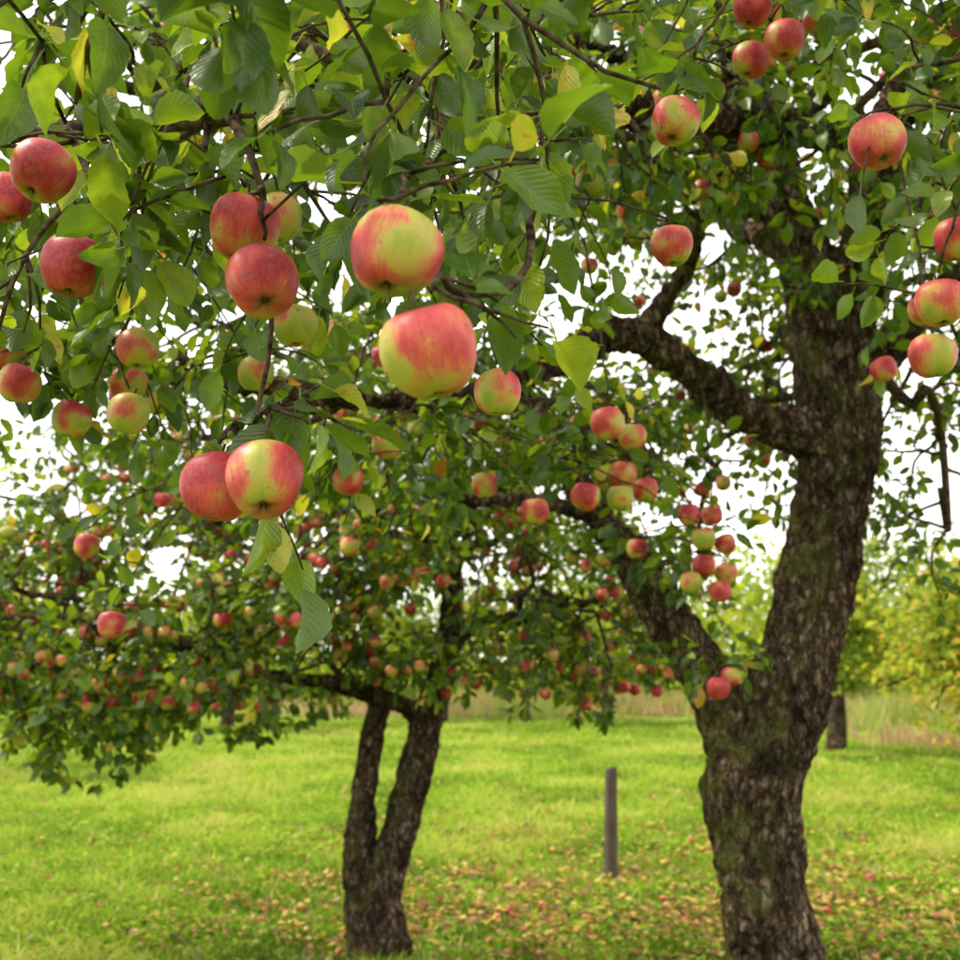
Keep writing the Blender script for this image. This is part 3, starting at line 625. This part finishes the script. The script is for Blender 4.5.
tuft = (vnoise(x, y, 4.2, 7) + .6 * vnoise(x, y, 9, 9) - .8) * 2.2
bare = np.exp(-(((x - .5) / 2.1)**2 + ((y - 7.9) / 1.8)**2)) + .7 * np.exp(-(((x - 3.0) / 1.6)**2 + ((y - 7.8) / 2.3)**2))
keep = rng.random(n) > bare * .60 + .30 * (tuft < -.25); x, y, patch, bare, tuft = x[keep], y[keep], patch[keep], bare[keep], tuft[keep]; n = len(x)
hgt = rng.uniform(.03, .10, n) * np.clip(1 + .35 * patch + .6 * tuft, .35, 2.2) * (1 - .25 * bare); wd = rng.uniform(.003, .006, n) * (1 + y / 14); a = rng.uniform(0, 6.28, n)
z = gh(x, y); B = np.stack([x, y, z - .005], 1); sd = np.stack([np.cos(a), np.sin(a), 0 * a], 1) * wd[:, None]
ln = rng.normal(0, .65, (n, 2)) * hgt[:, None]
Mv = B + np.stack([ln[:, 0] * .4, ln[:, 1] * .4, hgt * .6], 1); Tp = B + np.stack([ln[:, 0] * 1.3, ln[:, 1] * 1.3, hgt], 1)
V = np.stack([B - sd, B + sd, Mv + sd * .8, Mv - sd * .8, Tp], 1).reshape(-1, 3); o = np.arange(n)[:, None] * 5
me, _ = make_mesh('grass', V, o + [0, 1, 2, 3], o + [3, 2, 4], True, [M_grass])
tn = np.clip(rng.beta(2, 2, n) * .6 + .34 * patch + .14 * tuft + .17 - .25 * bare, 0, .93); tn[rng.random(n) < .06] = 1
add_attr(me, 'tint', np.repeat(tn, 5)); link(bpy.data.objects.new('grass', me))
n = 54000; x, y = field(n, 5, 20); cl = vnoise(x, y, 1.3, 12) + rng.normal(0, .12, n) - .2 * np.exp(-(((x - .5) / 2.1)**2 + ((y - 7.9) / 1.8)**2)); k = cl > .48; x, y = x[k], y[k]; n = len(x)
P = np.stack([x, y, gh(x, y) + rng.uniform(.02, .09, n)], 1)
link(bpy.data.objects.new('clover', leaves_mesh('clover', P, rng.normal(0, 1, (n, 3)) * [1, 1, .25], rng.normal(0, .35, (n, 3)) + [0, 0, 1], rng.uniform(.02, .065, n), rng.uniform(.1, .85, n), T_far, M_grass)))
x1 = rng.normal(.5, 1.8, 11000); y1 = rng.normal(8.0, 1.7, 11000); x2 = rng.normal(3.0, 1.8, 12000); y2 = rng.normal(8.2, 3.0, 12000); x3, y3 = field(6500, 5, 24)
x = np.concatenate([x1, x2, x3]); y = np.concatenate([y1, y2, y3]); k = (y > 3) & (vnoise(x, y, 2.5, 20) + rng.normal(0, .2, len(x)) > .38); x, y = x[k], y[k]; n = len(x)
P = np.stack([x, y, gh(x, y) + rng.uniform(.01, .06, n)], 1)
link(bpy.data.objects.new('fallen_leaves', leaves_mesh('fallen_leaves', P, rng.normal(0, 1, (n, 3)) * [1, 1, .2], rng.normal(0, .35, (n, 3)) + [0, 0, 1], rng.uniform(.03, .068, n), rng.beta(1.2, 1.6, n), T_flat, M_fallen)))
fa = []
for k in range(330):
    if k < 110: x, y = rng.normal(.5, 1.1), rng.normal(7.9, 1.2)
    elif k < 200: x, y = rng.normal(2.2, 1.6), rng.normal(8.2, 2.2)
    else:
        y = rng.uniform(5.6, 14); x = rng.uniform(-.45, .45) * y
    if y < 4.8: continue
    R = rng.uniform(.021, .031); fa.append(rapple((x, y, gh(x, y) + R * .8), R, rng.uniform(0., .9), 1.6))
link(bpy.data.objects.new('fallen_apples', apples_mesh('fallen_apples', fa, A_mid)))

# ================================================================== wooden post
def post(x, y, h, r):
    seg = 12; V = []; Q = []; lev = [(-.1, 1.08), (0, 1.06), (.1, 1.02), (.25, 1.03), (.45, .98), (.6, 1.0), (.7, .97), (h - .012, .95), (h, .86)]
    for i, (z, s) in enumerate(lev):
        for k in range(seg):
            a = k * 2 * math.pi / seg; w = 1 + .09 * math.sin(k * 2.4) + .05 * math.sin(k * 5 + i)
            V.append((x + .02 * z + r * s * w * math.cos(a), y + r * s * w * math.sin(a), z + (.012 * math.cos(a + 1) if i >= 7 else 0)))
    for i in range(len(lev) - 1):
        for k in range(seg): a = i * seg + k; b = i * seg + (k + 1) % seg; Q.append((a, b, b + seg, a + seg))
    V.append((x + .02 * h, y, h + .002)); c = len(V) - 1; o = (len(lev) - 1) * seg; T = [(o + k, o + (k + 1) % seg, c) for k in range(seg)]
    m, nt = newmat('weathered_wood'); L = nt.links; out = N(nt, 'ShaderNodeOutputMaterial'); p = N(nt, 'ShaderNodeBsdfPrincipled', Roughness=.85)
    geo = N(nt, 'ShaderNodeNewGeometry'); mp = N(nt, 'ShaderNodeMapping'); mp.inputs['Scale'].default_value = (1, 1, .06); L.new(geo.outputs['Position'], mp.inputs[0])
    f = noi(nt, mp.outputs[0], 90, 5, .7); L.new(ramp(nt, f, [(.35, (.03, .023, .016)), (.6, (.11, .08, .055)), (.75, (.20, .16, .12))]), p.inputs['Base Color'])
    bp = N(nt, 'ShaderNodeBump', Strength=.9, Distance=.01); L.new(f, bp.inputs['Height']); L.new(bp.outputs[0], p.inputs['Normal']); L.new(p.outputs[0], out.inputs[0])
    link(bpy.data.objects.new('wooden_post', make_mesh('wooden_post', np.array(V), np.array(Q), np.array(T), True, [m])[0]))
post(1.0, 9.2, .77, .047)

# ================================================================== light, sky, camera
el, az = math.radians(52), math.radians(285)   # azimuth clockwise from +Y: high on the left, slightly beyond the trees
w = bpy.data.worlds.new('World'); sc.world = w; w.use_nodes = True; nt = w.node_tree; nt.nodes.clear()
sky = N(nt, 'ShaderNodeTexSky'); sky.sky_type = 'NISHITA'; sky.sun_disc = False; sky.sun_elevation = el; sky.sun_rotation = az; sky.dust_density = 3
hs = N(nt, 'ShaderNodeHueSaturation', Saturation=.25); nt.links.new(sky.outputs[0], hs.inputs['Color'])
mx = mix(nt, .85, hs.outputs[0], (20.0, 19.6, 18.6))
bg = N(nt, 'ShaderNodeBackground', Strength=.13); nt.links.new(mx, bg.inputs[0]); wo = N(nt, 'ShaderNodeOutputWorld'); nt.links.new(bg.outputs[0], wo.inputs[0])
sl = bpy.data.lights.new('sun', 'SUN'); sl.energy = 4.6; sl.angle = math.radians(4); sl.color = (1, .93, .78)
so = bpy.data.objects.new('sun', sl); sc.collection.objects.link(so)
sd = Vector((math.sin(az) * math.cos(el), math.cos(az) * math.cos(el), math.sin(el)))
so.rotation_euler = sd.to_track_quat('Z', 'Y').to_euler(); so.location = sd * 30
cam = bpy.data.cameras.new('camera'); co = bpy.data.objects.new('camera', cam); sc.collection.objects.link(co)
co.location = (0, 0, 1.6); co.rotation_euler = (math.radians(98.8), 0, 0)
cam.sensor_width = 36; cam.lens = 18 / math.tan(math.radians(22.5)); cam.clip_start = .05; cam.clip_end = 1500
cam.dof.use_dof = True; cam.dof.focus_distance = 1.4; cam.dof.aperture_fstop = 7.5
sc.camera = co
sc.view_settings.view_transform = 'Standard'; sc.view_settings.look = 'None'; sc.view_settings.exposure = 0
